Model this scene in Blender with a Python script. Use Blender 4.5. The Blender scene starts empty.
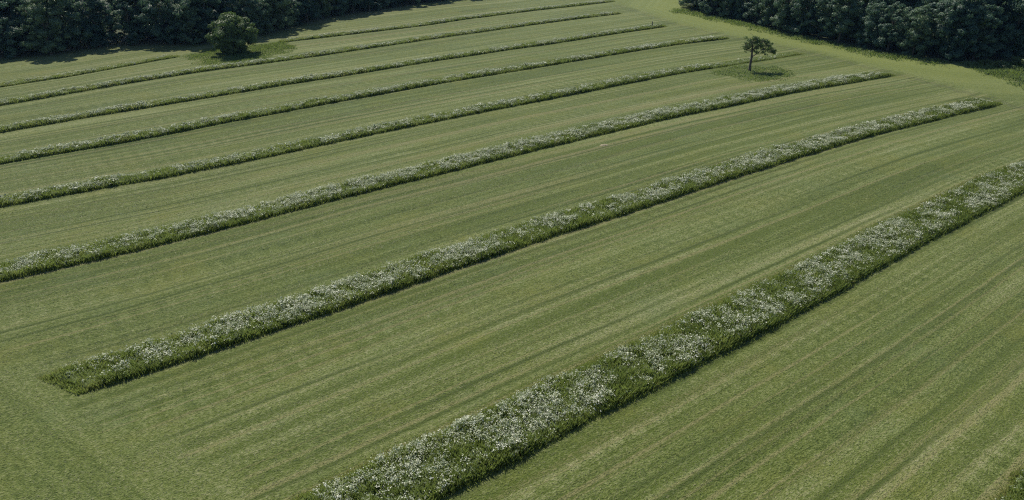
import bpy, math, random
import numpy as np
from mathutils import Vector, Matrix

rng = np.random.default_rng(11)
random.seed(11)
R = math.radians
scene = bpy.context.scene
col = scene.collection

# ------------------------------------------------------------------ camera
CAM_H, PITCH, FPX, W, H = 40.0, R(26), 740.0, 1024, 500
cam_d = bpy.data.cameras.new('camera')
cam = bpy.data.objects.new('camera', cam_d)
col.objects.link(cam)
cam.location = (0, 0, CAM_H)
cam.rotation_euler = (math.pi / 2 - PITCH, 0, 0)
cam_d.sensor_width = 36.0
cam_d.lens = 36.0 * FPX / W
cam_d.clip_start, cam_d.clip_end = 0.5, 12000
scene.camera = cam

# ------------------------------------------------------------------ sky and sun
SUN_EL = R(51)
SUN_AZ = math.atan2(-0.40, 0.92)          # the sun stands behind the field, a little to the left
world = bpy.data.worlds.new('World')
scene.world = world
world.use_nodes = True
wn = world.node_tree.nodes
wn.clear()
sky = wn.new('ShaderNodeTexSky')
sky.sky_type = 'NISHITA'
sky.sun_disc = False
sky.sun_elevation = SUN_EL
sky.sun_rotation = SUN_AZ
sky.dust_density = 0.4
sky.ozone_density = 3.0
bg = wn.new('ShaderNodeBackground')
bg.inputs['Strength'].default_value = 0.075
wo = wn.new('ShaderNodeOutputWorld')
world.node_tree.links.new(sky.outputs[0], bg.inputs['Color'])
world.node_tree.links.new(bg.outputs[0], wo.inputs['Surface'])
sun_d = bpy.data.lights.new('sun', 'SUN')
sun_d.energy = 4.6
sun_d.angle = R(0.53)
sun_d.color = (1.0, 0.94, 0.81)
sun = bpy.data.objects.new('sun', sun_d)
col.objects.link(sun)
to_sun = Vector((math.sin(SUN_AZ) * math.cos(SUN_EL), math.cos(SUN_AZ) * math.cos(SUN_EL), math.sin(SUN_EL)))
sun.rotation_euler = to_sun.to_track_quat('Z', 'Y').to_euler()
sun.location = (0, 0, 120)
scene.view_settings.view_transform = 'Standard'
scene.view_settings.look = 'None'
scene.view_settings.exposure = 0.38
scene.view_settings.gamma = 1.0
scene.view_settings.use_curve_mapping = False
scene.cycles.use_denoising = False
scene.cycles.filter_width = 1.15
scene.cycles.max_bounces = 6
scene.cycles.transparent_max_bounces = 4


# ------------------------------------------------------------------ helpers
def pix(x, y, z=0.0):
    """the point at height z that a photograph pixel looks at"""
    u, v = (x - W / 2) / FPX, (y - H / 2) / FPX
    k = (CAM_H - z) / (math.sin(PITCH) + v * math.cos(PITCH))
    return np.array((u * k, k * (math.cos(PITCH) - v * math.sin(PITCH))))


def to_px(x, y, z=0.0):
    dz = z - CAM_H
    d = y * math.cos(PITCH) - dz * math.sin(PITCH)
    up = y * math.sin(PITCH) + dz * math.cos(PITCH)
    return W / 2 + FPX * x / d, H / 2 - FPX * up / d


TH = R(53.5)                               # heading of the mowing, from +Y towards +X
TV = np.array((math.sin(TH), math.cos(TH)))
NV = np.array((math.cos(TH), -math.sin(TH)))


def _hash(ix, iy, seed):
    h = (ix.astype(np.int64) * 374761393 + iy.astype(np.int64) * 668265263 + seed * 2246822519) & 0xFFFFFFFF
    h = ((h ^ (h >> 13)) * 1274126177) & 0xFFFFFFFF
    return ((h ^ (h >> 16)) & 0xFFFF) / 65535.0


def vnoise(x, y, seed=0):
    x, y = np.asarray(x, float), np.asarray(y, float)
    ix, iy = np.floor(x), np.floor(y)
    fx, fy = x - ix, y - iy
    fx, fy = fx * fx * (3 - 2 * fx), fy * fy * (3 - 2 * fy)
    a, b = _hash(ix, iy, seed), _hash(ix + 1, iy, seed)
    c, d = _hash(ix, iy + 1, seed), _hash(ix + 1, iy + 1, seed)
    return (a * (1 - fx) + b * fx) * (1 - fy) + (c * (1 - fx) + d * fx) * fy


def fbm(x, y, seed=0, octs=3):
    s, a, t = 0, 1.0, 0
    for o in range(octs):
        s = s + a * vnoise(np.asarray(x) * 2 ** o, np.asarray(y) * 2 ** o, seed + o * 17)
        t += a
        a *= 0.5
    return s / t


def gz(x, y):
    """height of the ground: very gentle swells"""
    return (fbm(np.asarray(x) / 38.0, np.asarray(y) / 38.0, 5, 2) - 0.5) * 0.7


def add_mesh(name, verts, faces, mats, parent=None, attrs=None, smooth=False, kind=None):
    verts = np.asarray(verts, np.float32)
    faces = np.asarray(faces, np.int32)
    me = bpy.data.meshes.new(name)
    k = faces.shape[1]
    me.vertices.add(len(verts))
    me.vertices.foreach_set('co', verts.ravel())
    me.loops.add(faces.size)
    me.loops.foreach_set('vertex_index', faces.ravel())
    me.polygons.add(len(faces))
    me.polygons.foreach_set('loop_start', np.arange(0, faces.size, k, dtype=np.int32))
    me.polygons.foreach_set('loop_total', np.full(len(faces), k, np.int32))
    if smooth:
        me.polygons.foreach_set('use_smooth', np.ones(len(faces), bool))
    for an, (typ, dat) in (attrs or {}).items():
        at = me.attributes.new(an, typ, 'POINT')
        at.data.foreach_set('vector' if typ == 'FLOAT_VECTOR' else 'value', np.asarray(dat, np.float32).ravel())
    me.materials.append(mats)
    me.update(calc_edges=True)
    me.validate()
    ob = bpy.data.objects.new(name, me)
    col.objects.link(ob)
    if parent is not None:
        ob.parent = parent
    if kind:
        ob['kind'] = kind
    return ob


def thing(name, label, cat, loc=(0, 0, 0), group=None):
    o = bpy.data.objects.new(name, None)
    o.empty_display_size = 0.5
    col.objects.link(o)
    o.location = loc
    tag(o, label, cat, group)
    return o


def tag(o, label, cat, group=None, kind=None):
    o['label'] = label
    o['category'] = cat
    if group:
        o['group'] = group
    if kind:
        o['kind'] = kind
    return o


ORD = ['zeroth', 'first', 'second', 'third', 'fourth', 'fifth', 'sixth', 'seventh', 'eighth', 'ninth', 'tenth',
       'eleventh', 'twelfth', 'thirteenth', 'fourteenth', 'fifteenth', 'sixteenth', 'seventeenth', 'eighteenth',
       'nineteenth', 'twentieth']


def ordinal(i):
    if i <= 20:
        return ORD[i]
    tens = {2: 'twenty', 3: 'thirty', 4: 'forty'}[i // 10]
    return tens + '-' + ORD[i % 10] if i % 10 else {3: 'thirtieth', 4: 'fortieth'}[i // 10]


# ------------------------------------------------------------------ node helpers
class NT:
    def __init__(self, name):
        self.m = bpy.data.materials.new(name)
        self.m.use_nodes = True
        self.t = self.m.node_tree
        self.t.nodes.clear()
        self.out = self.t.nodes.new('ShaderNodeOutputMaterial')

    def n(self, typ, **kw):
        nd = self.t.nodes.new(typ)
        for k, v in kw.items():
            if k.startswith('i_'):
                nd.inputs[int(k[2:])].default_value = v
            else:
                setattr(nd, k, v)
        return nd

    def l(self, a, b):
        self.t.links.new(a, b)

    def math(self, op, a, b=None, c=None, clamp=False):
        nd = self.t.nodes.new('ShaderNodeMath')
        nd.operation = op
        nd.use_clamp = clamp
        for i, v in enumerate((a, b, c)):
            if v is None:
                continue
            if isinstance(v, (int, float)):
                nd.inputs[i].default_value = v
            else:
                self.l(v, nd.inputs[i])
        return nd.outputs[0]

    def noise(self, vec, scale=1.0, detail=3.0, rough=0.55, dist=0.0):
        nd = self.n('ShaderNodeTexNoise')
        nd.inputs['Scale'].default_value = scale
        nd.inputs['Detail'].default_value = detail
        nd.inputs['Roughness'].default_value = rough
        nd.inputs['Distortion'].default_value = dist
        if vec is not None:
            self.l(vec, nd.inputs['Vector'])
        return nd.outputs['Fac']

    def xyz(self, x, y, z=0.0):
        nd = self.n('ShaderNodeCombineXYZ')
        for i, v in enumerate((x, y, z)):
            if isinstance(v, (int, float)):
                nd.inputs[i].default_value = v
            else:
                self.l(v, nd.inputs[i])
        return nd.outputs[0]

    def ramp(self, fac, stops):
        nd = self.n('ShaderNodeValToRGB')
        el = nd.color_ramp.elements
        while len(el) < len(stops):
            el.new(0.5)
        for e, (p, c) in zip(el, stops):
            e.position = p
            e.color = (*c, 1) if len(c) == 3 else c
        self.l(fac, nd.inputs[0])
        return nd.outputs[0]

    def mix(self, fac, a, b, mode='MIX'):
        nd = self.n('ShaderNodeMix', data_type='RGBA', blend_type=mode)
        if isinstance(fac, (int, float)):
            nd.inputs[0].default_value = fac
        else:
            self.l(fac, nd.inputs[0])
        for i, v in ((6, a), (7, b)):
            if isinstance(v, tuple):
                nd.inputs[i].default_value = (*v, 1)
            else:
                self.l(v, nd.inputs[i])
        return nd.outputs[2]

    def rng(self, v, a, b, c=0.0, d=1.0):
        nd = self.n('ShaderNodeMapRange')
        nd.clamp = True
        self.l(v, nd.inputs[0])
        for i, q in enumerate((a, b, c, d)):
            nd.inputs[i + 1].default_value = q
        return nd.outputs[0]


def leaf_material(name, stops, rough=0.5, trans=0.3, spec=0.35, tcol=(0.22, 0.30, 0.04), objvar=0.0):
    k = NT(name)
    at = k.n('ShaderNodeAttribute', attribute_name='tint')
    fac = at.outputs['Fac']
    if objvar:
        oi = k.n('ShaderNodeObjectInfo')
        fac = k.math('ADD', fac, k.math('MULTIPLY', k.math('SUBTRACT', oi.outputs['Random'], 0.5), objvar), clamp=True)
    c = k.ramp(fac, stops)
    b = k.n('ShaderNodeBsdfPrincipled')
    k.l(c, b.inputs['Base Color'])
    b.inputs['Roughness'].default_value = rough
    b.inputs['Specular IOR Level'].default_value = spec
    tr = k.n('ShaderNodeBsdfTranslucent')
    k.l(k.mix(0.55, c, tcol), tr.inputs['Color'])
    ms = k.n('ShaderNodeMixShader')
    ms.inputs[0].default_value = trans
    k.l(b.outputs[0], ms.inputs[1])
    k.l(tr.outputs[0], ms.inputs[2])
    k.l(ms.outputs[0], k.out.inputs['Surface'])
    return k.m


def plain(name, c1, c2, scale=3.0, rough=0.85):
    k = NT(name)
    tc = k.n('ShaderNodeTexCoord')
    f = k.noise(tc.outputs['Object'], scale, 4)
    b = k.n('ShaderNodeBsdfPrincipled')
    k.l(k.ramp(f, [(0.3, c1), (0.7, c2)]), b.inputs['Base Color'])
    b.inputs['Roughness'].default_value = rough
    bp = k.n('ShaderNodeBump')
    bp.inputs['Strength'].default_value = 0.5
    bp.inputs['Distance'].default_value = 0.05
    k.l(f, bp.inputs['Height'])
    k.l(bp.outputs[0], b.inputs['Normal'])
    k.l(b.outputs[0], k.out.inputs['Surface'])
    return k.m


# ------------------------------------------------------------------ materials
def ground_material():
    k = NT('mown_meadow')
    pos = k.n('ShaderNodeNewGeometry').outputs['Position']
    fa = k.n('ShaderNodeAttribute', attribute_name='field').outputs['Vector']
    fb = k.n('ShaderNodeAttribute', attribute_name='zones').outputs['Vector']
    sa = k.n('ShaderNodeSeparateXYZ')
    sb = k.n('ShaderNodeSeparateXYZ')
    k.l(fa, sa.inputs[0])
    k.l(fb, sb.inputs[0])
    u, s, hd = sa.outputs
    hc, yl, rough_g = sb.outputs
    # irregular border of the headlands
    wob = k.math('MULTIPLY', k.math('SUBTRACT', k.noise(pos, 0.25, 3), 0.5), 1.1)
    hmask = k.rng(k.math('ADD', hd, wob), 0.35, 0.65)

    def lanes(across, along):
        aw = k.math('ADD', across, k.math('MULTIPLY', k.math('SUBTRACT', k.noise(k.xyz(k.math('MULTIPLY', across, 0.2), k.math('MULTIPLY', along, 0.03)), 1.0, 2), 0.5), 1.2))
        wide = k.noise(k.xyz(k.math('MULTIPLY', aw, 0.14), k.math('MULTIPLY', along, 0.006)), 1.0, 2)
        mid = k.noise(k.xyz(k.math('MULTIPLY', aw, 0.75), k.math('MULTIPLY', along, 0.014)), 1.0, 3, 0.6)
        fine = k.noise(k.xyz(k.math('MULTIPLY', aw, 3.2), k.math('MULTIPLY', along, 0.10)), 1.0, 3, 0.6)
        # mower swaths about three metres wide
        sw = k.math('SINE', k.math('MULTIPLY', aw, 2 * math.pi / 3.1))
        v = k.math('ADD', k.math('MULTIPLY', wide, 0.70), k.math('MULTIPLY', mid, 0.62))
        v = k.math('SUBTRACT', k.math('ADD', v, k.math('MULTIPLY', fine, 0.34)), 0.33)
        v = k.math('ADD', v, k.math('MULTIPLY', sw, 0.025))
        # tread and tedder marks: short bars across some lanes
        bars = k.math('SINE', k.math('MULTIPLY', k.math('ADD', along, k.math('MULTIPLY', fine, 0.8)), 2 * math.pi / 2.3))
        lane_on = k.rng(k.noise(k.xyz(k.math('MULTIPLY', aw, 0.42), k.math('MULTIPLY', along, 0.022), 7.7), 1.0, 1), 0.52, 0.66)
        v = k.math('ADD', v, k.math('MULTIPLY', k.math('MULTIPLY', bars, lane_on), 0.06))
        return v

    v1 = lanes(u, s)
    v2 = k.math('ADD', k.math('MULTIPLY', lanes(hc, u), 0.5), 0.25)
    nd = k.n('ShaderNodeMix', data_type='FLOAT')
    k.l(hmask, nd.inputs[0])
    k.l(v1, nd.inputs[2])
    k.l(v2, nd.inputs[3])
    v = nd.outputs[0]
    grain = k.noise(k.xyz(k.math('MULTIPLY', u, 7.0), k.math('MULTIPLY', s, 3.2), hc), 1.0, 2.0, 0.8)
    tuft = k.noise(pos, 1.7, 4, 0.65)
    patch = k.noise(pos, 0.06, 3)
    v = k.math('ADD', k.math('MULTIPLY', v, 1.0), k.math('MULTIPLY', k.math('SUBTRACT', tuft, 0.5), 0.30))
    v = k.math('ADD', v, k.math('MULTIPLY', k.math('SUBTRACT', patch, 0.5), 0.10))
    v = k.math('ADD', v, k.math('MULTIPLY', k.math('SUBTRACT', grain, 0.5), 1.15))
    c = k.ramp(v, [(0.20, (0.026, 0.042, 0.004)), (0.38, (0.062, 0.086, 0.014)), (0.52, (0.102, 0.128, 0.030)),
                   (0.66, (0.148, 0.168, 0.060)), (0.84, (0.232, 0.232, 0.120))])
    # yellow-green regrowth and bluish-green clover patches
    hue = k.noise(pos, 0.11, 4, 0.6)
    c = k.mix(k.rng(hue, 0.52, 0.72, 0, 0.45), c, (0.132, 0.137, 0.024))
    c = k.mix(k.rng(hue, 0.30, 0.46, 0.25, 0.0), c, (0.095, 0.135, 0.060))
    # mower and windrow lines: thin green and straw lines that run the length of the field
    uw = k.math('ADD', u, k.math('MULTIPLY', k.math('SUBTRACT', k.noise(pos, 0.12, 2), 0.5), 0.45))
    far = k.math('SUBTRACT', 1.0, hmask)
    gl = k.math('MULTIPLY', k.rng(k.noise(k.xyz(k.math('MULTIPLY', uw, 0.85), k.math('MULTIPLY', s, 0.0045), 11.0), 1.0, 3, 0.6), 0.52, 0.58, 0, 0.9), far)
    sl = k.math('MULTIPLY', k.rng(k.noise(k.xyz(k.math('MULTIPLY', uw, 1.0), k.math('MULTIPLY', s, 0.005), 23.0), 1.0, 3, 0.6), 0.53, 0.61, 0, 0.75), far)
    c = k.mix(k.math('MULTIPLY', sl, k.rng(grain, 0.35, 0.6, 0.4, 1.0)), c, (0.182, 0.166, 0.076))
    c = k.mix(k.math('MULTIPLY', gl, k.rng(grain, 0.65, 0.4, 0.3, 1.0)), c, (0.058, 0.082, 0.010))
    # paired wheel tracks, one pass every nine metres or so
    ph = k.math('MULTIPLY', k.math('FRACT', k.math('DIVIDE', k.math('ADD', uw, 300.0), 8.7)), 8.7)
    for off in (2.0, 3.8):
        ln = k.rng(k.math('ABSOLUTE', k.math('SUBTRACT', ph, off)), 0.10, 0.34, 1.0, 0.0)
        on = k.rng(k.noise(k.xyz(k.math('MULTIPLY', u, 0.11), k.math('MULTIPLY', s, 0.02), 5.0 + off), 1.0, 3), 0.40, 0.58, 0.25, 0.9)
        c = k.mix(k.math('MULTIPLY', k.math('MULTIPLY', ln, on), far), c, (0.044, 0.064, 0.010))
    # headland along the right wood is a yellower green
    c = k.mix(k.math('MULTIPLY', yl, k.math('MULTIPLY', k.rng(tuft, 0.3, 0.6, 0.5, 0.95), k.rng(grain, 0.3, 0.65, 1.0, 0.55))), c, (0.152, 0.180, 0.038))
    # woodland floor, rough grass
    c = k.mix(rough_g, c, (0.045, 0.055, 0.020))
    b = k.n('ShaderNodeBsdfPrincipled')
    k.l(c, b.inputs['Base Color'])
    b.inputs['Roughness'].default_value = 0.8
    b.inputs['Specular IOR Level'].default_value = 0.1
    b.inputs['Sheen Weight'].default_value = 0.14
    b.inputs['Sheen Roughness'].default_value = 0.45
    b.inputs['Sheen Tint'].default_value = (0.92, 1.0, 0.72, 1)
    bh = k.math('ADD', k.math('MULTIPLY', grain, 0.7), k.math('MULTIPLY', v, 0.5))
    bp = k.n('ShaderNodeBump')
    bp.inputs['Strength'].default_value = 1.0
    bp.inputs['Distance'].default_value = 0.16
    k.l(bh, bp.inputs['Height'])
    k.l(bp.outputs[0], b.inputs['Normal'])
    k.l(b.outputs[0], k.out.inputs['Surface'])
    return k.m


M = {}
M['ground'] = ground_material()
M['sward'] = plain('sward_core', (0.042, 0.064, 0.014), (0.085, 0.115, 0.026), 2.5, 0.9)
M['blade'] = leaf_material('grass_blades', [(0.0, (0.050, 0.088, 0.018)), (0.45, (0.112, 0.164, 0.034)),
                                            (0.75, (0.188, 0.232, 0.050)), (1.0, (0.30, 0.28, 0.11))], 0.55, 0.42, tcol=(0.28, 0.36, 0.09))
M['rough'] = leaf_material('rough_grass', [(0.0, (0.080, 0.140, 0.050)), (0.5, (0.130, 0.190, 0.074)),
                                           (1.0, (0.22, 0.23, 0.130))], 0.6, 0.4)
M['clip'] = leaf_material('cut_grass', [(0.0, (0.060, 0.090, 0.016)), (0.4, (0.095, 0.122, 0.032)), (0.7, (0.155, 0.168, 0.066)),
                                        (1.0, (0.30, 0.28, 0.15))], 0.6, 0.25, 0.25)
M['flower'] = leaf_material('white_petals', [(0.0, (0.13, 0.18, 0.085)), (0.35, (0.32, 0.36, 0.23)), (0.65, (0.53, 0.56, 0.41)), (1.0, (0.80, 0.80, 0.68))],
                            0.6, 0.25, 0.2, (0.7, 0.72, 0.6))
M['leaf'] = leaf_material('wood_leaves', [(0.0, (0.036, 0.080, 0.062)), (0.5, (0.078, 0.142, 0.098)), (1.0, (0.175, 0.240, 0.115))],
                          0.5, 0.34, 0.3, (0.14, 0.25, 0.10), objvar=0.85)
M['oakleaf'] = leaf_material('lone_tree_leaves', [(0.0, (0.060, 0.105, 0.042)), (0.5, (0.110, 0.170, 0.064)), (1.0, (0.190, 0.240, 0.090))],
                             0.5, 0.34, 0.25, (0.12, 0.20, 0.02))
M['paleleaf'] = leaf_material('pale_leaves', [(0.0, (0.07, 0.10, 0.045)), (0.5, (0.13, 0.16, 0.085)), (1.0, (0.40, 0.42, 0.34))],
                              0.5, 0.22, 0.45)
M['bramble'] = leaf_material('bramble_leaves', [(0.0, (0.045, 0.080, 0.022)), (0.5, (0.085, 0.130, 0.040)), (1.0, (0.16, 0.19, 0.075))],
                             0.5, 0.25, 0.45)
M['bark'] = plain('bark', (0.055, 0.045, 0.034), (0.13, 0.11, 0.088), 4.0, 0.9)
M['post'] = plain('weathered_wood', (0.10, 0.085, 0.065), (0.20, 0.18, 0.15), 9.0, 0.85)
M['earth'] = plain('dry_earth', (0.17, 0.15, 0.09), (0.26, 0.23, 0.15), 5.0, 0.95)

# ------------------------------------------------------------------ where the uncut strips run (near edge, in photograph pixels)
EDGE = {
    1: [(-40, 95), (0, 88), (66, 78), (133, 66), (193, 55), (279, 42.5), (340, 35.5), (430, 25), (499.5, 15), (616, 1)],
    2: [(-40, 113), (0, 106), (100, 89), (199, 73), (340, 53), (423, 40), (506, 28.5), (622, 14)],
    3: [(-40, 140), (0, 133), (100, 116), (199, 100), (340, 76.5), (440, 60), (523, 48), (667, 27)],
    4: [(-40, 172.5), (0, 165), (100, 147.5), (186, 131), (232, 122), (340, 102.5), (473, 78.5), (572, 61.5), (680, 45), (729, 39)],
    5: [(-40, 216), (0, 208), (166, 176.5), (340, 140.5), (473, 114.5), (572, 95), (680, 74.5), (744, 63.5), (804, 54)],
    6: [(-40, 292.5), (0, 283), (133, 251), (340, 198), (589, 137), (680, 116), (781, 95.5), (895, 75.6)],
    7: [(76, 394), (140, 374), (340, 309), (684, 194), (868, 138), (1002, 104)],
    8: [(282, 580), (431, 501), (530, 450), (637, 395), (772, 326), (924, 243), (1024, 192), (1130, 146)],
}
WID = {1: 2.9, 2: 3.0, 3: 3.1, 4: 3.0, 5: 3.3, 6: 4.6, 7: 5.0, 8: 6.2, 9: 5.2}
EDGE_W = {}
for kk, pts in EDGE.items():
    P = np.array([pix(*p) for p in pts])
    EDGE_W[kk] = np.stack([P @ TV, P @ NV], 1)           # (along, across) in metres
EDGE_W[9] = np.array([(36.0, -6.3), (60, -6.6), (90, -7.2), (125, -8.0)])
KS = sorted(EDGE_W)
NOM = {kk: float(np.mean(EDGE_W[kk][:, 1])) for kk in KS}


def edge_n(kk, t):
    e = EDGE_W[kk]
    sl0 = (e[1, 1] - e[0, 1]) / (e[1, 0] - e[0, 0]) * 0.3
    v = np.interp(t, e[:, 0], e[:, 1])
    return v + np.where(t < e[0, 0], (t - e[0, 0]) * sl0, 0)


# line of the right wood's edge and of the strip ends that face it
WOODR = np.array([pix(*p) for p in [(690, -9), (682, 8), (700, 14), (764, 28.5), (868, 52), (949, 63), (1024, 62), (1120, 62)]])
ENDS = np.array([pix(*p) for p in [(600, -3), (640, 10), (680, 24), (740, 37), (818, 52), (908, 74), (1012, 101), (1150, 140)]])
WOODL = np.array([pix(*p) for p in [(-70, 66), (0, 60), (56, 56), (84, 50), (120, 46), (200, 45), (258, 36), (340, 17), (430, 3), (480, -5)]])


def dist_line(px, py, L):
    """signed distance to a polyline: positive to its right when walking from first to last point"""
    best = np.full(px.shape, 1e9)
    sg = np.ones(px.shape)
    for a, b in zip(L[:-1], L[1:]):
        d = b - a
        ln = np.hypot(*d)
        t = np.clip(((px - a[0]) * d[0] + (py - a[1]) * d[1]) / ln ** 2, 0, 1)
        qx, qy = px - (a[0] + t * d[0]), py - (a[1] + t * d[1])
        di = np.hypot(qx, qy)
        cr = (d[1] * qx - d[0] * qy)
        m = di < best
        best = np.where(m, di, best)
        sg = np.where(m, np.sign(cr), sg)
    return best * sg


# ------------------------------------------------------------------ the ground: one sheet to the horizon
def build_ground():
    def axis(lo, hi, step, far):
        a = np.arange(lo, hi + step * 0.5, step)
        o = np.geomspace(8, far, 14)
        return np.concatenate([lo - o[::-1], a, hi + o])
    xs, ys = axis(-170, 200, 1.6, 2400), axis(10, 350, 1.6, 2400)
    X, Y = np.meshgrid(xs, ys)
    x, y = X.ravel(), Y.ravel()
    z = gz(x, y)
    t, n = x * TV[0] + y * TV[1], x * NV[0] + y * NV[1]
    es = np.array([edge_n(kk, t) for kk in KS])           # strip edges at this distance along
    nom = np.array([NOM[kk] for kk in KS])
    u = n - es[-1] + nom[-1]
    for i in range(len(KS) - 1):
        a, b = es[i], es[i + 1]
        m = (n >= a) & (n < b)
        u = np.where(m, nom[i] + (n - a) / np.maximum(b - a, 1e-3) * (nom[i + 1] - nom[i]), u)
    u = np.where(n < es[0], nom[0] + n - es[0], u)
    dend = dist_line(x, y, ENDS)                          # > 0 towards the camera's left of the ends line
    right = np.clip(0.5 - dend / 6.0, 0, 1)
    if dist_line(np.array([0.0]), np.array([150.0]), ENDS)[0] < 0:
        right = 1 - right
    ha, hb = pix(76, 394), pix(44, 372)
    hv = (hb - ha) / np.hypot(*(hb - ha))
    t_h = (x - ha[0]) * hv[1] * 1.0 - (y - ha[1]) * hv[0]  # across the left headland
    if (TV[0] * hv[1] - TV[1] * hv[0]) < 0:
        t_h = -t_h
    left = np.clip((0.6 - t_h) / 12.0 + 0.5, 0, 1) * np.clip((n + 86) / 10.0, 0, 1)
    hd = np.maximum(right, left)
    dw = np.abs(dist_line(x, y, WOODR))
    hc = np.where(right > left, dw, t_h)
    yl = right * np.clip(1.15 - dw / 36.0, 0, 1)
    sR = np.sign(dist_line(np.array([0.0]), np.array([150.0]), WOODR)[0])
    sL = np.sign(dist_line(np.array([0.0]), np.array([150.0]), WOODL)[0])
    inwood = np.maximum(np.clip(-dist_line(x, y, WOODR) * sR / 3.0 + 0.3, 0, 1), np.clip(-dist_line(x, y, WOODL) * sL / 3.0, 0, 1))
    inwood *= np.clip((450 - np.hypot(x, y - 200)) / 50, 0, 1)
    nx, ny = len(xs), len(ys)
    i = np.arange(nx * ny).reshape(ny, nx)
    f = np.stack([i[:-1, :-1], i[:-1, 1:], i[1:, 1:], i[1:, :-1]], -1).reshape(-1, 4)
    g = add_mesh('ground', np.stack([x, y, z], 1), f, M['ground'],
                 attrs={'field': ('FLOAT_VECTOR', np.stack([u, t, hd], 1)), 'zones': ('FLOAT_VECTOR', np.stack([hc, yl, inwood], 1))},
                 smooth=True, kind='structure')
    g['label'] = 'mown hay meadow with mower lines between the uncut strips'
    g['category'] = 'meadow'


build_ground()


# ------------------------------------------------------------------ blades and flowers
def blades(bx, by, bz, h, w, lean=0.25, tint=None):
    """one bent two-triangle blade for each base point"""
    n = len(bx)
    a = rng.uniform(0, 2 * math.pi, n)
    la = rng.uniform(0, 2 * math.pi, n)
    ln = h * rng.uniform(0, lean, n)
    dx, dy = np.cos(a) * w * 0.5, np.sin(a) * w * 0.5
    v = np.empty((n, 4, 3))
    v[:, 0] = np.stack([bx - dx, by - dy, bz], 1)
    v[:, 1] = np.stack([bx + dx, by + dy, bz], 1)
    mx, my = bx + np.cos(la) * ln * 0.35, by + np.sin(la) * ln * 0.35
    v[:, 2] = np.stack([mx + dx * 0.9, my + dy * 0.9, bz + h * 0.62], 1)
    v[:, 3] = np.stack([bx + np.cos(la) * ln, by + np.sin(la) * ln, bz + h], 1)
    i = np.arange(n)[:, None] * 4
    f = np.concatenate([i + np.array([[0, 1, 2]]), i + np.array([[0, 2, 3]])], 0)
    t = np.repeat(tint, 4) if tint is not None else np.repeat(rng.random(n), 4)
    return v.reshape(-1, 3), f, t


def discs(cx, cy, cz, r, tilt=0.5):
    """small four-sided flower heads"""
    n = len(cx)
    nx, ny = rng.normal(0, tilt, n), rng.normal(0, tilt, n)
    nz = np.ones(n)
    ln = np.sqrt(nx ** 2 + ny ** 2 + 1)
    N = np.stack([nx / ln, ny / ln, nz / ln], 1)
    A = np.cross(N, np.array([0.3, 0.9, 0.1]))
    A /= np.linalg.norm(A, axis=1)[:, None]
    B = np.cross(N, A)
    C = np.stack([cx, cy, cz], 1)
    ph = rng.uniform(0, 6.28, n)
    vs = []
    for q in range(4):
        an = ph + q * 2 * math.pi / 4
        rr = r * rng.uniform(0.75, 1.15, n)
        vs.append(C + A * (np.cos(an) * rr)[:, None] + B * (np.sin(an) * rr)[:, None])
    v = np.stack(vs, 1).reshape(-1, 3)
    i = np.arange(n)[:, None] * 4
    f = np.concatenate([i + np.array([[0, 1, 2]]), i + np.array([[0, 2, 3]])], 0)
    return v, f, np.repeat(rng.random(n), 4)


STEP = 0.5


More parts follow.
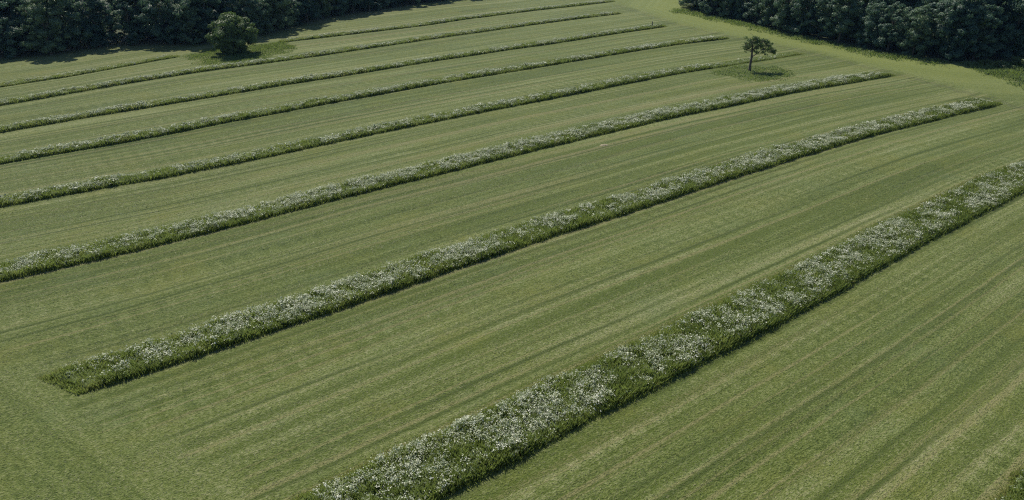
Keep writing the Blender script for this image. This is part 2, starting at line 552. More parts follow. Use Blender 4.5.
def build_strip(kk, t0, t1, label, height, dens, fdens, bw, fr, flower_seed, group='uncut meadow strips', fade=None, width=None, skew=(0.0, 0.0), pale=0.0):
    w0 = width or WID[kk]
    mid_t = 0.5 * (t0 + t1)
    mid_n = float(edge_n(kk, np.array([mid_t]))[0]) - w0 / 2
    o = TV * mid_t + NV * mid_n
    root = thing('meadow_strip', label, 'meadow strip', (o[0], o[1], float(gz(*o))), group)
    oz = float(gz(*o))

    def frame(t, v):
        """t along, v 0 at the near edge .. 1 at the far edge -> world"""
        wob = (fbm(t / 7.0, np.full_like(t, kk * 3.1), 31, 3) - 0.5) * 0.7 + (fbm(t / 1.1, np.full_like(t, kk * 7.7), 33, 2) - 0.5) * 0.35
        wob2 = (fbm(t / 9.0, np.full_like(t, kk * 5.3), 57, 3) - 0.5) * 1.1 + (fbm(t / 1.3, np.full_like(t, kk * 2.7), 59, 2) - 0.5) * 1.1
        a = (t - t0) / (t1 - t0)
        t = t + v * (skew[0] * (1 - a) + skew[1] * a)
        n = edge_n(kk, t) + wob * 0.6 - v * (w0 + wob2 * 0.7)
        x, y = t * TV[0] + n * NV[0], t * TV[1] + n * NV[1]
        return x, y

    def hmap(t, v, x, y):
        """sward height: full at the near edge, lower towards the far edge"""
        big = fbm(x / 3.2, y / 3.2, 71 + kk, 3)
        fine = fbm(x / 0.75, y / 0.75, 83 + kk, 2)
        h = 0.84 * height * (0.36 + 0.62 * big + 0.62 * fine)
        h = h * np.interp(v, [-0.05, 0.0, 0.06, 0.85, 0.96, 1.05], [0.40, 0.85, 1.0, 0.95, 0.50, 0.28])
        e = np.minimum(t - t0, t1 - t)
        h = h * np.interp(e, [0.0, 0.8, 3.0], [0.45, 0.72, 1.0])
        if fade is not None:
            h = h * np.interp(t, fade[0], fade[1])
        return h

    # the dense inside of the sward
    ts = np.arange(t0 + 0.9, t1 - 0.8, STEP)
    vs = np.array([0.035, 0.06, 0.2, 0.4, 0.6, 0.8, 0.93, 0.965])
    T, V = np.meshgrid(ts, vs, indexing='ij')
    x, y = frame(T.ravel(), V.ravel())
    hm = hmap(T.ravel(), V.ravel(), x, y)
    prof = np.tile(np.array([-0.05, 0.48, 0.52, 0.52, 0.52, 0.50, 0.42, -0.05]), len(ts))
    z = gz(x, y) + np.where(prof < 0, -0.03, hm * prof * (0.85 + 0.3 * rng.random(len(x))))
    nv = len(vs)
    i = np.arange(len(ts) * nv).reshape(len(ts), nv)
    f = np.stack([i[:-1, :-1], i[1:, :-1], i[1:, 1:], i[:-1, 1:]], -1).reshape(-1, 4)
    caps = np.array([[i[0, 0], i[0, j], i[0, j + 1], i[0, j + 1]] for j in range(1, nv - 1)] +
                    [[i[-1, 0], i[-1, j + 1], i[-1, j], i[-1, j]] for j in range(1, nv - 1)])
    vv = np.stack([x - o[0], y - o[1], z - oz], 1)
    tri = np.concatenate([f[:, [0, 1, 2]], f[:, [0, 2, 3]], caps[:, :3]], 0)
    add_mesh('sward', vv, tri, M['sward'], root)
    # grass blades and stems
    n = int((t1 - t0) * w0 * dens)
    t, v = rng.uniform(t0, t1, n), rng.uniform(-0.03, 1.03, n)
    ne = n // 5                                        # a thicker fringe on the two edges
    nh = ne // 2
    v[:nh] = rng.normal(0, 0.04, nh)
    v[nh:ne] = 0.96 + np.abs(rng.normal(0, 0.07, ne - nh))   # low bright fringe on the far side
    x, y = frame(t, v)
    h = hmap(t, v, x, y) * rng.uniform(0.72, 1.18, n) * np.interp(v, [0.96, 1.02], [1.0, 0.7])
    tint = 0.85 * fbm(x / 2.0, y / 2.0, 91 + kk, 3) - 0.08 + 0.30 * rng.random(n) + np.interp(v, [0.86, 0.97], [0.0, 0.40])
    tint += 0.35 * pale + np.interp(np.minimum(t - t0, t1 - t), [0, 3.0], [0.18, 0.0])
    tint = np.where(rng.random(n) < 0.04, 0.95, np.clip(tint, 0, 1))
    bvt = blades(x - o[0], y - o[1], gz(x, y) - oz, h, bw * rng.uniform(0.6, 1.4, n), 0.6, tint)
    add_mesh('grass', bvt[0], bvt[1], M['blade'], root, {'tint': ('FLOAT', bvt[2])}, kind='stuff')
    # white flowers: umbels and daisies in clumps, each clump one plant
    n = int((t1 - t0) * w0 * fdens * 0.25)
    t, v = rng.uniform(t0 + 1.2, t1 - 1.2, n), rng.uniform(0.01, 0.97, n)
    x, y = frame(t, v)
    d = 0.66 * fbm(x / 1.5, y / 1.5, flower_seed, 2) + 0.34 * fbm(x / 6.0, y / 6.0, flower_seed + 9, 2)
    p = np.interp(d, [0.36, 0.44, 0.52, 0.60], [0.10, 0.31, 0.72, 1.0])
    p *= np.interp(v, [0.0, 0.05, 0.88, 0.97], [0.8, 1, 1, 0.12])
    p *= np.interp(np.minimum(t - t0, t1 - t), [1.0, 6.0], [0.12, 1.0])
    if fade is not None:
        p = p * np.interp(t, fade[0], [max(0, (q - 0.4) / 0.6) for q in fade[1]])
    m = rng.random(n) < p
    t, v, x, y = t[m], v[m], x[m], y[m]
    h = hmap(t, v, x, y) * rng.uniform(0.86, 1.12, len(x)) * np.where(v < 0.07, rng.uniform(0.55, 1.0, len(x)), 1.0) + 0.05
    cnt = rng.integers(4, 17, len(x))
    spread = rng.uniform(0.06, 0.26, len(x)) * (fr / 0.036) ** 0.5
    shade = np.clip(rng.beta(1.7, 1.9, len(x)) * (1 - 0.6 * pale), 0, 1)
    rp = lambda q: np.repeat(q, cnt)
    N = int(cnt.sum())
    X, Y = rp(x) + rng.normal(0, 1, N) * rp(spread), rp(y) + rng.normal(0, 1, N) * rp(spread)
    Z = gz(X, Y) + rp(h) + rng.normal(0, 0.07, N) - 0.25 * np.abs(rng.normal(0, 1, N)) * rp(spread)
    fv, ff, _ = discs(X - o[0], Y - o[1], Z - oz, fr * rng.uniform(0.65, 1.45, N) * rp(rng.uniform(0.55, 1.65, len(x))), 0.6)
    ft = np.repeat(np.clip(rp(shade) + rng.normal(0, 0.16, N), 0, 1), 4)
    add_mesh('white_flowers', fv, ff, M['flower'], root, {'tint': ('FLOAT', ft)}, kind='stuff')
    return root


def skew_of(near, far, z):
    a, b = pix(*near), pix(*far, z)
    return float((b - a) @ TV)


SK7, SK7R = skew_of((76, 394), (34, 367), 0.4), skew_of((1002, 104), (979, 98.5), 0.4)



def te(kk, i):
    return float(EDGE_W[kk][i, 0])


t_gap0, t_gap1 = float(pix(180, 57) @ TV), float(pix(281, 42.3) @ TV)
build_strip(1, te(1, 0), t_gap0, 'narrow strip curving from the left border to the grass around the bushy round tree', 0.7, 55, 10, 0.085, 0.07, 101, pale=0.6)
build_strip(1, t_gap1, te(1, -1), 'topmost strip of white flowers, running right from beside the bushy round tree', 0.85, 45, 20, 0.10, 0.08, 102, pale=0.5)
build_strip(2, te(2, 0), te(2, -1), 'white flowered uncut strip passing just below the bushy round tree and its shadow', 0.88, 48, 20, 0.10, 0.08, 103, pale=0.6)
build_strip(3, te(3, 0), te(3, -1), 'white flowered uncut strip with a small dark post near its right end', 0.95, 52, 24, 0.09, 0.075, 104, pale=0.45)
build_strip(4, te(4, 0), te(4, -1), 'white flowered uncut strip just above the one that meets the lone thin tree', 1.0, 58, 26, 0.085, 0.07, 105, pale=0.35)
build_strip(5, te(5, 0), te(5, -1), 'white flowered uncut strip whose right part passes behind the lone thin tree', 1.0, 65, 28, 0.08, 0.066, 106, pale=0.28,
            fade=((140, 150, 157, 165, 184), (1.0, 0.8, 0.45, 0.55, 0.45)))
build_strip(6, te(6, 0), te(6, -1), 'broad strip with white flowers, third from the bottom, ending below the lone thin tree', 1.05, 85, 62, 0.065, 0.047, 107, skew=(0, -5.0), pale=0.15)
build_strip(7, te(7, 0), te(7, -1), 'broad strip with white flowers whose square left end lies at lower left', 1.08, 115, 62, 0.055, 0.042, 108, skew=(SK7, SK7R))
build_strip(8, te(8, 0), te(8, -1), 'broadest and nearest long strip, thick with white flowers, crossing bottom centre to right border', 1.12, 145, 72, 0.046, 0.037, 109)
build_strip(9, 36.0, 125.0, 'strip of which only a flowered corner shows at bottom right', 1.1, 120, 55, 0.05, 0.037, 110)


# ------------------------------------------------------------------ short regrowth and cut hay lying on the mown sward
def clippings():
    V, F, T, off = [], [], [], 0
    for (y0, y1, dens, ln, w, h) in [(36, 72, 26, 0.20, 0.050, 0.06), (72, 115, 11, 0.26, 0.075, 0.07), (115, 170, 2.0, 0.30, 0.10, 0.07)]:
        wmax = y1 * 0.80 + 14
        n = int((y1 - y0) * 2 * wmax * dens)
        x, y = rng.uniform(-wmax, wmax, n), rng.uniform(y0, y1, n)
        t, nn = x * TV[0] + y * TV[1], x * NV[0] + y * NV[1]
        keep = np.abs(x) < y * 0.78 + 12
        for kk in KS:
            e = edge_n(kk, t)
            keep &= ~((nn < e + 0.3) & (nn > e - WID[kk] - 0.3) & (t > EDGE_W[kk][0, 0] - 1) & (t < EDGE_W[kk][-1, 0] + 1))
        lane = 0.55 * fbm(nn * 0.55, t * 0.018, 611, 3) + 0.45 * fbm(nn * 2.2, t * 0.07, 617, 2)
        keep &= rng.random(n) < np.interp(lane, [0.32, 0.48, 0.62], [0.25, 0.6, 1.0])
        x, y, lane = x[keep], y[keep], lane[keep]
        n = len(x)
        a = rng.uniform(0, 2 * math.pi, n)
        L = ln * rng.uniform(0.5, 1.4, n)
        ww = w * rng.uniform(0.5, 1.4, n)
        hh = h * rng.uniform(0.3, 1.5, n)
        z = gz(x, y)
        dx, dy = np.cos(a), np.sin(a)
        q = np.empty((n, 3, 3))
        q[:, 0] = np.stack([x - dy * ww * 0.5, y + dx * ww * 0.5, z], 1)
        q[:, 1] = np.stack([x + dy * ww * 0.5, y - dx * ww * 0.5, z], 1)
        q[:, 2] = np.stack([x + dx * L, y + dy * L, z + hh], 1)
        V.append(q.reshape(-1, 3))
        F.append(np.arange(n * 3).reshape(-1, 3) + off)
        off += n * 3
        T.append(np.repeat(np.clip(0.55 * lane + rng.normal(0.08, 0.22, n), 0, 1), 3))
    ob = add_mesh('cut_grass', np.vstack(V), np.vstack(F), M['clip'], None, {'tint': ('FLOAT', np.concatenate(T))}, kind='stuff')
    tag(ob, 'short stubble and pale cut grass lying between the strips', 'cut grass')


clippings()


# ------------------------------------------------------------------ rough grass left standing round the two field trees and along the wood
def grass_patch(name, label, pts_px, height, dens, bw, seed, cat='rough grass', kind=None):
    P = np.array([pix(*p) for p in pts_px])
    c = P.mean(0)
    oz = float(gz(*c))
    lo, hi = P.min(0), P.max(0)
    n = int((hi[0] - lo[0]) * (hi[1] - lo[1]) * dens)
    x, y = rng.uniform(lo[0] - 2, hi[0] + 2, n), rng.uniform(lo[1] - 2, hi[1] + 2, n)
    ins = np.zeros(n, bool)
    for (x1, y1), (x2, y2) in zip(P, np.roll(P, -1, 0)):
        ins ^= ((y1 > y) != (y2 > y)) & (x < (x2 - x1) * (y - y1) / (y2 - y1 + 1e-9) + x1)
    d = np.abs(dist_line(x, y, np.vstack([P, P[:1]])))
    d = np.where(ins, d, -d) + (fbm(x / 3, y / 3, seed, 3) - 0.5) * 6.5 + rng.normal(0, 0.5, n)
    m = d > 0
    x, y, d = x[m], y[m], d[m]
    h = height * np.clip(0.35 + d / 3.0, 0.3, 1.0) * (0.45 + 1.0 * fbm(x / 3.5, y / 3.5, seed + 3, 3)) * rng.uniform(0.6, 1.2, len(x))
    tint = np.clip(0.55 * fbm(x / 4, y / 4, seed + 5, 2) + 0.35 * rng.random(len(x)), 0, 1)
    v, f, t = blades(x - c[0], y - c[1], gz(x, y) - oz, h, bw * rng.uniform(0.6, 1.5, len(x)), 1.4, tint)
    ob = add_mesh(name, v, f, M['rough'], None, {'tint': ('FLOAT', t)})
    ob.location = (c[0], c[1], oz)
    tag(ob, label, cat, kind=kind)
    return ob


grass_patch('rough_grass_patch', 'patch of longer green grass around the foot of the bushy round tree',
            [(184, 57), (212, 49), (250, 46), (285, 41), (294, 47), (284, 54), (258, 62), (228, 66.5), (200, 66)], 0.40, 24, 0.12, 201)
grass_patch('rough_grass_patch', 'patch of longer green grass around the foot of the lone thin tree',
            [(710, 71), (730, 65), (752, 65.5), (778, 67), (800, 73), (793, 79.5), (765, 82.5), (738, 79), (718, 76)], 0.32, 24, 0.11, 202)
grass_patch('rough_grass_verge', 'fringe of pale tall grass along the foot of the right wood',
            [(672, 9), (700, 13), (764, 28.0), (868, 51), (949, 63), (946, 67.5), (866, 56), (764, 33), (700, 18.5), (672, 13)], 0.8, 9, 0.13, 203, kind='stuff')
grass_patch('rough_grass_corner', 'rough bright green grass below the right wood at the right border',
            [(960, 64), (1000, 63), (1060, 64), (1075, 98), (1040, 92), (1010, 82), (985, 74)], 0.75, 20, 0.12, 204, kind='stuff')


# ------------------------------------------------------------------ trees
def tube(path, radii, sides=7):
    path = np.asarray(path, float)
    vs, fs = [], []
    for i, p in enumerate(path):
        d = path[min(i + 1, len(path) - 1)] - path[max(i - 1, 0)]
        d /= np.linalg.norm(d) + 1e-9
        a = np.cross(d, (0.31, 0.93, 0.2))
        a /= np.linalg.norm(a)
        b = np.cross(d, a)
        for q in range(sides):
            an = 2 * math.pi * q / sides
            vs.append(p + (a * math.cos(an) + b * math.sin(an)) * radii[i])
    for i in range(len(path) - 1):
        for q in range(sides):
            r = (q + 1) % sides
            fs.append((i * sides + q, i * sides + r, (i + 1) * sides + r, (i + 1) * sides + q))
    return np.array(vs), np.array(fs)


def join(parts):
    V, F, o = [], [], 0
    for v, f in parts:
        V.append(v)
        F.append(f + o)
        o += len(v)
    return np.vstack(V), np.vstack(F)


def limb(a, b, r0, r1, rs, bend=0.12, n=5):
    a, b = np.asarray(a, float), np.asarray(b, float)
    L = np.linalg.norm(b - a)
    off = rs.normal(0, bend * L, 3)
    off[2] = abs(off[2]) * 0.6
    ts = np.linspace(0, 1, n)
    P = [a + (b - a) * t + off * math.sin(math.pi * t) for t in ts]
    return tube(P, [r0 + (r1 - r0) * t for t in ts], 6)


def leaf_cloud(lobes, per_m2, size, rs, flat=0.68):
    """leaf-sized faces over and through a set of lobes (centre, radius, density)"""
    vs, ts = [], []
    for lb in lobes:
        c, r, dn = lb[:3]
        n = max(8, int(4 * math.pi * r * r * per_m2 * dn))
        d = rs.normal(size=(n, 3))
        d /= np.linalg.norm(d, axis=1)[:, None]
        rad = r * np.clip(1.0 - np.abs(rs.normal(0, 0.26, n)), 0.15, 1.15)
        rad *= 1 + 0.22 * np.sin(d[:, 0] * 5 + c[0] * 3) * np.sin(d[:, 1] * 4.3 + c[1] * 2) + 0.1 * rs.normal(size=n)
        p = np.asarray(c) + d * rad[:, None] * np.array([1, 1, flat])
        nr = d * 0.75 + rs.normal(0, 0.45 if len(lb) > 3 else 0.6, (n, 3)) + np.array([0, 0, 0.4])
        if len(lb) > 3:
            db = p - np.asarray(lb[3])
            nr += 0.9 * db / (np.linalg.norm(db, axis=1)[:, None] + 1e-6)
        nr /= np.linalg.norm(nr, axis=1)[:, None]
        a = np.cross(nr, rs.normal(size=(n, 3)))
        a /= np.linalg.norm(a, axis=1)[:, None] + 1e-9
        b = np.cross(nr, a)
        s = size * rs.uniform(0.55, 1.35, n)[:, None]
        q = np.stack([p - a * s * 0.5, p + b * s * 0.36, p + a * s * 0.5 - nr * s * 0.12, p - b * s * 0.36], 1)
        vs.append(q.reshape(-1, 3))
        lt = rs.random() * 0.35
        ts.append(np.repeat(np.clip(lt + rs.random(n) * 0.5, 0, 1), 4))
    V = np.vstack(vs)
    F = np.arange(len(V)).reshape(-1, 4)
    return V, F, np.concatenate(ts)


def boughs(rs, hgt, rad, base, nb, seed, shift=(0, 0), inner=True):
    """a crown as billowing boughs, each a heap of smaller leaf clumps"""
    lobes = []
    for i in range(nb):
        f = (i + rs.uniform(0.1, 0.9)) / nb
        prof = math.sqrt(max(0.02, 1 - ((f - 0.42) / 0.66) ** 2))
        a = i * 2.39996 + rs.normal(0, 0.3) + seed
        br = rad * rs.uniform(0.30, 0.46) * (1.1 - 0.25 * f)
        rr = max(0, rad * prof * rs.uniform(0.75, 1.05) - br * 0.7) * (0.35 if f > 0.93 else 1)
        cz = base + (hgt - base) * f - br * 0.55 * f
        c = np.array((rr * math.cos(a) + shift[0] * f, rr * math.sin(a) + shift[1] * f, max(cz, base * 0.6 + br * 0.3)))
        for j in range(11):
            d = rs.normal(size=3)
            d[2] = d[2] + 0.35
            d /= np.linalg.norm(d)
            p = c + d * br * rs.uniform(0.6, 1.15) * np.array((1, 1, 0.7))
            p[2] = max(p[2], 0.7)
            lobes.append((tuple(p), br * rs.uniform(0.30, 0.52), rs.uniform(0.7, 1.2), tuple(c)))
    if inner:
        for i in range(int(nb * 0.8)):
            lobes.append(((rs.normal(0, rad * 0.28), rs.normal(0, rad * 0.28), base + (hgt - base) * rs.uniform(0.1, 0.8)), rad * 0.34, 0.4))
    return lobes


def wood_tree_meshes(seed, hgt, rad, base):
    """a broadleaf tree of the wood: tapered trunk with limbs, uneven crown of many clumps"""
    rs = np.random.default_rng(seed)
    top_shift = rs.normal(0, 0.7, 2)
    lobes = boughs(rs, hgt, rad, base, int(15 * (hgt / 15)), seed, top_shift)
    nl = len(lobes)
    leaf = leaf_cloud(lobes, 19.0, 0.34, rs)
    parts = [tube([(0, 0, -0.3), (0.05, 0, 1.2), (0.1, 0.1, hgt * 0.4), (0.2 + top_shift[0] * .6, 0.1 + top_shift[1] * .6, hgt * 0.82)],
                  [0.42, 0.30, 0.22, 0.06])]
    for i in range(9):
        c = lobes[rs.integers(nl // 5, nl)][0]
        z0 = max(1.6, c[2] * rs.uniform(0.45, 0.7))
        parts.append(limb((0.08, 0.05, z0), c, 0.13, 0.03, rs))
    return leaf, join(parts)


def make_tree_data(name, leaf, wood, lm):
    c = add_mesh('crown', leaf[0], leaf[1], lm, None, {'tint': ('FLOAT', leaf[2])})
    t = add_mesh('trunk', wood[0], wood[1], M['bark'], None, smooth=True)
    return c, t


VAR = []
for i, (hg, rd, bs) in enumerate([(15.0, 5.2, 1.0), (16.5, 5.8, 1.3), (13.5, 5.0, 0.8), (17.5, 5.6, 1.6), (12.5, 5.4, 0.7), (15.5, 6.3, 1.1), (18.0, 6.0, 1.6)]):
    lf, wd = wood_tree_meshes(300 + i, hg, rd, bs)
    VAR.append((*make_tree_data('wood_tree', lf, wd, M['leaf']), hg))
used = [False] * len(VAR)


def place_tree(vi, x, y, sc, rz, name, label, group, sz=1.0):
    root = thing(name, label, 'tree', (x, y, float(gz(x, y))), group)
    root.rotation_euler = (0, 0, rz)
    root.scale = (sc, sc, sc * sz)
    c, t, hg = VAR[vi]
    for src in (c, t):
        if used[vi]:
            o = src.copy()
            col.objects.link(o)
        else:
            o = src
        o.parent = root
    used[vi] = True
    return root


def along(L, d):
    seg = np.hypot(*(L[1:] - L[:-1]).T)
    cum = np.concatenate([[0], np.cumsum(seg)])
    return np.array([np.interp(d, cum, L[:, 0]), np.interp(d, cum, L[:, 1])]), cum[-1]


def plant_wood(L, side, rows, wood_name, spacing, inset, seed):
    rs = np.random.default_rng(seed)
    total = along(L, 0)[1]
    for r in range(rows):
        spots = []
        d = rs.uniform(0, 3) + (spacing * 0.5 if r % 2 else 0)
        while d < total:
            p, _ = along(L, d)
            q, _ = along(L, min(d + 1, total))
            q0, _ = along(L, max(0, min(d + 1, total) - 2))
            tg = (q - q0) / (np.hypot(*(q - q0)) + 1e-9)
            nr = np.array((tg[1], -tg[0])) * side
            pos = p + nr * (inset + r * spacing * 0.95 + rs.normal(0, 0.8)) + tg * rs.normal(0, 0.8)
            sc = rs.uniform(0.85, 1.12) * (0.88 + 0.11 * r)
            vi = int(rs.integers(0, len(VAR)))
            hg = VAR[vi][2] * sc
            xb, yb = to_px(pos[0], pos[1], hg * 0.5)
            xt, yt = to_px(pos[0], pos[1], hg)
            xf, yf = to_px(pos[0], pos[1], 0.0)
            wpx = 5.0 * FPX / pos[1]
            if -wpx - 30 < xb < W + wpx + 30 and yf > -25:
                spots.append((xb, pos, sc, vi, rs.uniform(0, 6.28), rs.uniform(0.92, 1.08)))
            d += spacing * rs.uniform(0.8, 1.2)
        spots.sort(key=lambda s_: s_[0])
        rowname = ['front row', 'second row', 'third row', 'fourth row'][r]
        for i, (xb, pos, sc, vi, rz, sz) in enumerate(spots):
            lab = f'{ordinal(i + 1)} dark broadleaf tree from the left in the {rowname} of the {wood_name} wood'
            place_tree(vi, pos[0], pos[1], sc, rz, 'woodland_tree', lab, f'trees of the {wood_name} wood', sz)


sideR = -1 if dist_line(np.array([0.0]), np.array([150.0]), WOODR)[0] > 0 else 1
sideL = -1 if dist_line(np.array([0.0]), np.array([150.0]), WOODL)[0] > 0 else 1
plant_wood(WOODL, sideL, 4, 'left', 7.4, 2.6, 41)
plant_wood(WOODR, sideR, 4, 'right', 7.4, 3.2, 42)


# bushy round tree standing in the upper left of the field
def round_tree():
    rs = np.random.default_rng(77)
    x, y = pix(236, 53)
    lobes = boughs(rs, 10.4, 6.4, 0.6, 24, 5.0)
    lobes = [((lb[0][0] * np.interp(lb[0][2], [0, 1.5, 4], [0.5, 0.62, 1]), lb[0][1] * np.interp(lb[0][2], [0, 1.5, 4], [0.5, 0.62, 1]), lb[0][2]), *lb[1:]) for lb in lobes]
    leaf = leaf_cloud(lobes, 19.0, 0.34, rs)
    parts = [tube([(0, 0, -0.3), (0, 0.05, 1.2), (0.1, 0, 3.5), (0.1, 0.1, 8.3)], [0.5, 0.38, 0.28, 0.06])]
    for i in range(14):
        c = lobes[rs.integers(20, 200)][0]
        parts.append(limb((0.05, 0, max(1.0, c[2] * 0.5)), c, 0.14, 0.03, rs))
    root = thing('field_tree', 'bushy round dark tree standing alone before the left wood', 'tree', (x, y, float(gz(x, y))))
    c, t = make_tree_data('field_tree', leaf, join(parts), M['oakleaf'])
    c.parent = t.parent = root


round_tree()


# thin lopsided tree on a bare trunk in the upper right of the field
def thin_tree():
    rs = np.random.default_rng(78)
    x, y = pix(749.5, 71)
    tr = [tube([(0, 0, -0.3), (-0.02, 0, 0.15), (0.0, 0.05, 1.5), (0.05, 0.0, 3.2), (0.0, 0.05, 4.9), (-0.1, 0, 6.2)],
               [0.50, 0.36, 0.29, 0.26, 0.20, 0.10], 9)]
    ends = [((0.0, 0, 4.6), (-1.9, 0.5, 6.4), 0.13), ((0, 0, 4.9), (-1.0, -0.9, 7.2), 0.12), ((0, 0, 5.2), (0.2, 0.6, 7.7), 0.13),
            ((0, 0, 4.7), (1.9, -0.3, 7.1), 0.15), ((0.05, 0, 3.3), (2.4, 0.2, 5.0), 0.17), ((2.4, 0.2, 5.0), (4.2, 0.3, 5.9), 0.11),
            ((2.4, 0.2, 5.0), (5.2, -0.3, 4.9), 0.10), ((0, 0, 4.4), (-1.8, -0.6, 5.1), 0.10), ((0, 0, 4.8), (1.2, 1.7, 6.4), 0.12),
            ((0, 0, 4.8), (0.9, -1.8, 6.2), 0.12), ((1.9, -0.3, 7.1), (3.4, 0.2, 6.9), 0.07), ((0, 0, 5.4), (-0.6, 1.6, 6.9), 0.1)]
    for a, b, r in ends:
        tr.append(limb(a, b, r, 0.035, rs, 0.10, 6))
        for j in range(4):
            e = np.asarray(b) + rs.normal(0, 0.75, 3)
            s_ = np.asarray(a) + (np.asarray(b) - np.asarray(a)) * rs.uniform(0.5, 1)
            tr.append(limb(s_, e, 0.05, 0.015, rs, 0.12, 4))
    lobes = []
    for (c, r, d, k) in [((-1.3, 0.2, 6.9), 0.9, 0.55, 4), ((-0.2, 0, 7.6), 0.85, 0.9, 4), ((1.2, 0.1, 7.5), 0.9, 1.0, 4),
                         ((2.5, 0.1, 6.9), 0.95, 1.0, 5), ((3.6, 0.2, 6.2), 0.85, 1.0, 4), ((5.1, -0.2, 4.7), 0.75, 1.0, 3),
                         ((2.2, -0.8, 6.0), 0.8, 0.6, 3), ((1.0, 1.5, 6.5), 0.8, 0.6, 3), ((-1.8, -0.3, 5.6), 0.7, 0.35, 3),
                         ((0.8, -1.6, 6.2), 0.8, 0.45, 3), ((-0.5, 1.5, 6.9), 0.8, 0.5, 3), ((3.2, 0.2, 4.4), 0.6, 0.4, 2),
                         ((0.2, 0.1, 5.9), 0.8, 0.5, 3), ((1.2, 0.0, 5.7), 0.8, 0.6, 3), ((2.9, 0.1, 5.6), 0.8, 0.7, 3),
                         ((-1.0, 0.0, 6.1), 0.8, 0.6, 4), ((4.3, 0.1, 5.4), 0.7, 0.8, 3),
                         ((-1.3, 0.2, 5.2), 0.75, 0.7, 3), ((0.6, -0.6, 5.1), 0.7, 0.5, 2), ((-2.0, 0.0, 6.2), 0.7, 0.7, 3), ((1.6, 0.2, 4.7), 0.6, 0.5, 3), ((3.5, 0.0, 4.7), 0.6, 0.6, 3), ((0.4, 0.3, 8.0), 0.7, 0.8, 3)]:
        for _ in range(k):
            cc = np.asarray(c) + rs.normal(0, 0.55, 3)
            lobes.append((tuple(cc), r * rs.uniform(0.45, 0.9), d * rs.uniform(0.5, 1.0)))
    leaf = leaf_cloud(lobes, 52.0, 0.22, rs)
    leaf[0][:, 2] *= 0.97
    root = thing('field_tree', 'lone thin lopsided tree with a bare trunk in the upper right field', 'tree', (x, y, float(gz(x, y))))
    c, t = make_tree_data('field_tree', leaf, join(tr), M['oakleaf'])
    c.parent = t.parent = root


thin_tree()


# ------------------------------------------------------------------ shrubs at the foot of the woods
def shrub(px, label, rad, hgt, mat, seed, name='shrub'):
    rs = np.random.default_rng(seed)
    x, y = pix(*px)
    lobes = [((rs.normal(0, rad * 0.5), rs.normal(0, rad * 0.5), hgt * rs.uniform(0.2, 0.85)), rad * rs.uniform(0.25, 0.5), 1.0) for _ in range(14)]
    leaf = leaf_cloud(lobes, 24, 0.24, rs)
    st = [limb((rs.normal(0, .08), rs.normal(0, .08), -0.15), lobes[i][0], 0.05, 0.015, rs) for i in range(6)]
    root = thing(name, label, 'shrub', (x, y, float(gz(x, y))), 'shrubs at the edge of the woods')
    add_mesh('foliage', leaf[0], leaf[1], mat, root, {'tint': ('FLOAT', leaf[2])})
    w = join(st)
    add_mesh('stem', w[0], w[1], M['bark'], root, smooth=True)


shrub((683, 8), 'small dark shrub at the upper left tip of the right wood', 2.0, 3.4, M['leaf'], 501)
shrub((689, 11), 'pale shrub beside the dark one at the tip of the right wood', 1.6, 2.6, M['paleleaf'], 502)
shrub((89, 48), 'pale flowering shrub against the dark foot of the left wood', 1.3, 3.0, M['paleleaf'], 503)
shrub((986, 66), 'low bramble bush below the right wood, leftmost of the brambles', 1.6, 1.3, M['bramble'], 504, 'bramble_bush')
shrub((1000, 68.5), 'low bramble bush below the right wood, second from the left', 1.8, 1.5, M['bramble'], 505, 'bramble_bush')
shrub((1018, 67), 'tallest bramble bush below the right wood, cut by the right border', 2.1, 2.0, M['bramble'], 506, 'bramble_bush')


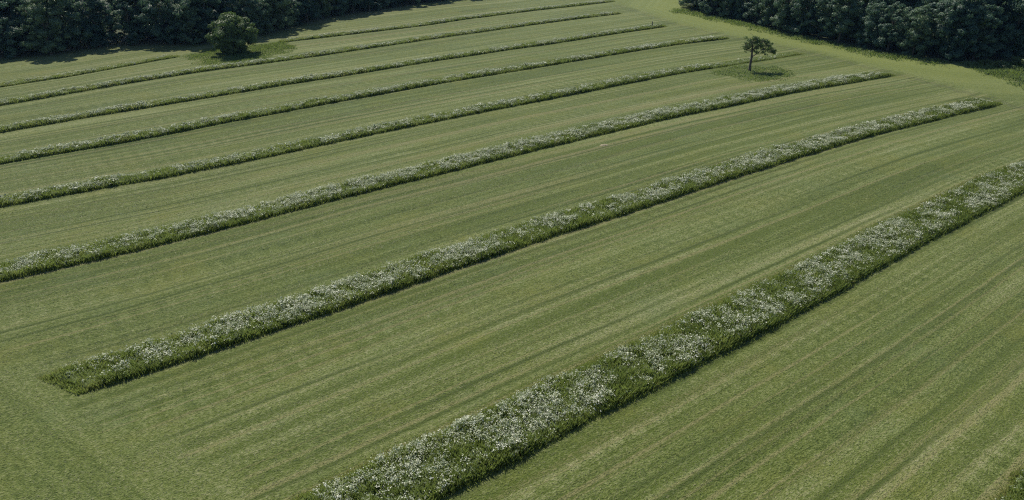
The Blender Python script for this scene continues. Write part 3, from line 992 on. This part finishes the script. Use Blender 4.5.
# ------------------------------------------------------------------ post and molehill
def post():
    x, y = pix(652, 27.6)
    root = thing('wooden_post', 'short dark wooden post standing near the right end of an uncut strip', 'post', (x, y, float(gz(x, y))))
    v, f = tube([(0, 0, -0.3), (0.0, 0, 0.8), (0.03, 0, 1.72), (0.03, 0, 1.80)], [0.16, 0.155, 0.15, 0.09], 8)
    cap = np.array([[24, 25, 26, 27], [24, 27, 28, 31], [28, 29, 30, 31]])
    add_mesh('shaft', v, np.vstack([f, cap]), M['post'], root)


post()


def molehill():
    x, y = pix(604, 144.8)
    rs = np.random.default_rng(9)
    ring, seg = 6, 16
    vs = [(0, 0, 0.17)]
    for i in range(1, ring + 1):
        for q in range(seg):
            a = 2 * math.pi * q / seg
            r = 0.62 * i / ring * (1 + 0.22 * math.sin(2 * a + 0.6) + rs.normal(0, 0.05))
            vs.append((r * 1.15 * math.cos(a), r * math.sin(a), 0.17 * (1 - (i / ring) ** 2) + (rs.normal(0, 0.02) if i < ring else -0.03)))
    fs = [(0, 1 + q, 1 + (q + 1) % seg) for q in range(seg)]
    for i in range(ring - 1):
        for q in range(seg):
            a, b = 1 + i * seg + q, 1 + i * seg + (q + 1) % seg
            c, d = a + seg, b + seg
            fs += [(a, c, d), (a, d, b)]
    ob = add_mesh('molehill', vs, fs, M['earth'])
    ob.location = (x, y, float(gz(x, y)))
    tag(ob, 'small pale heap of bare earth in the mown grass near the centre', 'molehill')


molehill()


# ------------------------------------------------------------------ thin summer haze
def haze():
    k = NT('haze_air')
    pv = k.n('ShaderNodeVolumePrincipled')
    pv.inputs['Color'].default_value = (0.30, 0.55, 1.0, 1)
    pv.inputs['Density'].default_value = 0.00004
    pv.inputs['Anisotropy'].default_value = 0.2
    k.l(pv.outputs[0], k.out.inputs['Volume'])
    x0, x1, y0, y1, z0, z1 = -2650, 2650, -2450, 2800, -1.6, 42.0
    v = [(x, y, z) for z in (z0, z1) for y in (y0, y1) for x in (x0, x1)]
    f = [(0, 2, 3, 1), (4, 5, 7, 6), (0, 1, 5, 4), (2, 6, 7, 3), (0, 4, 6, 2), (1, 3, 7, 5)]
    ob = add_mesh('haze', v, f, k.m, None, kind='stuff')
    tag(ob, 'thin bluish summer haze over the whole meadow', 'haze')


haze()
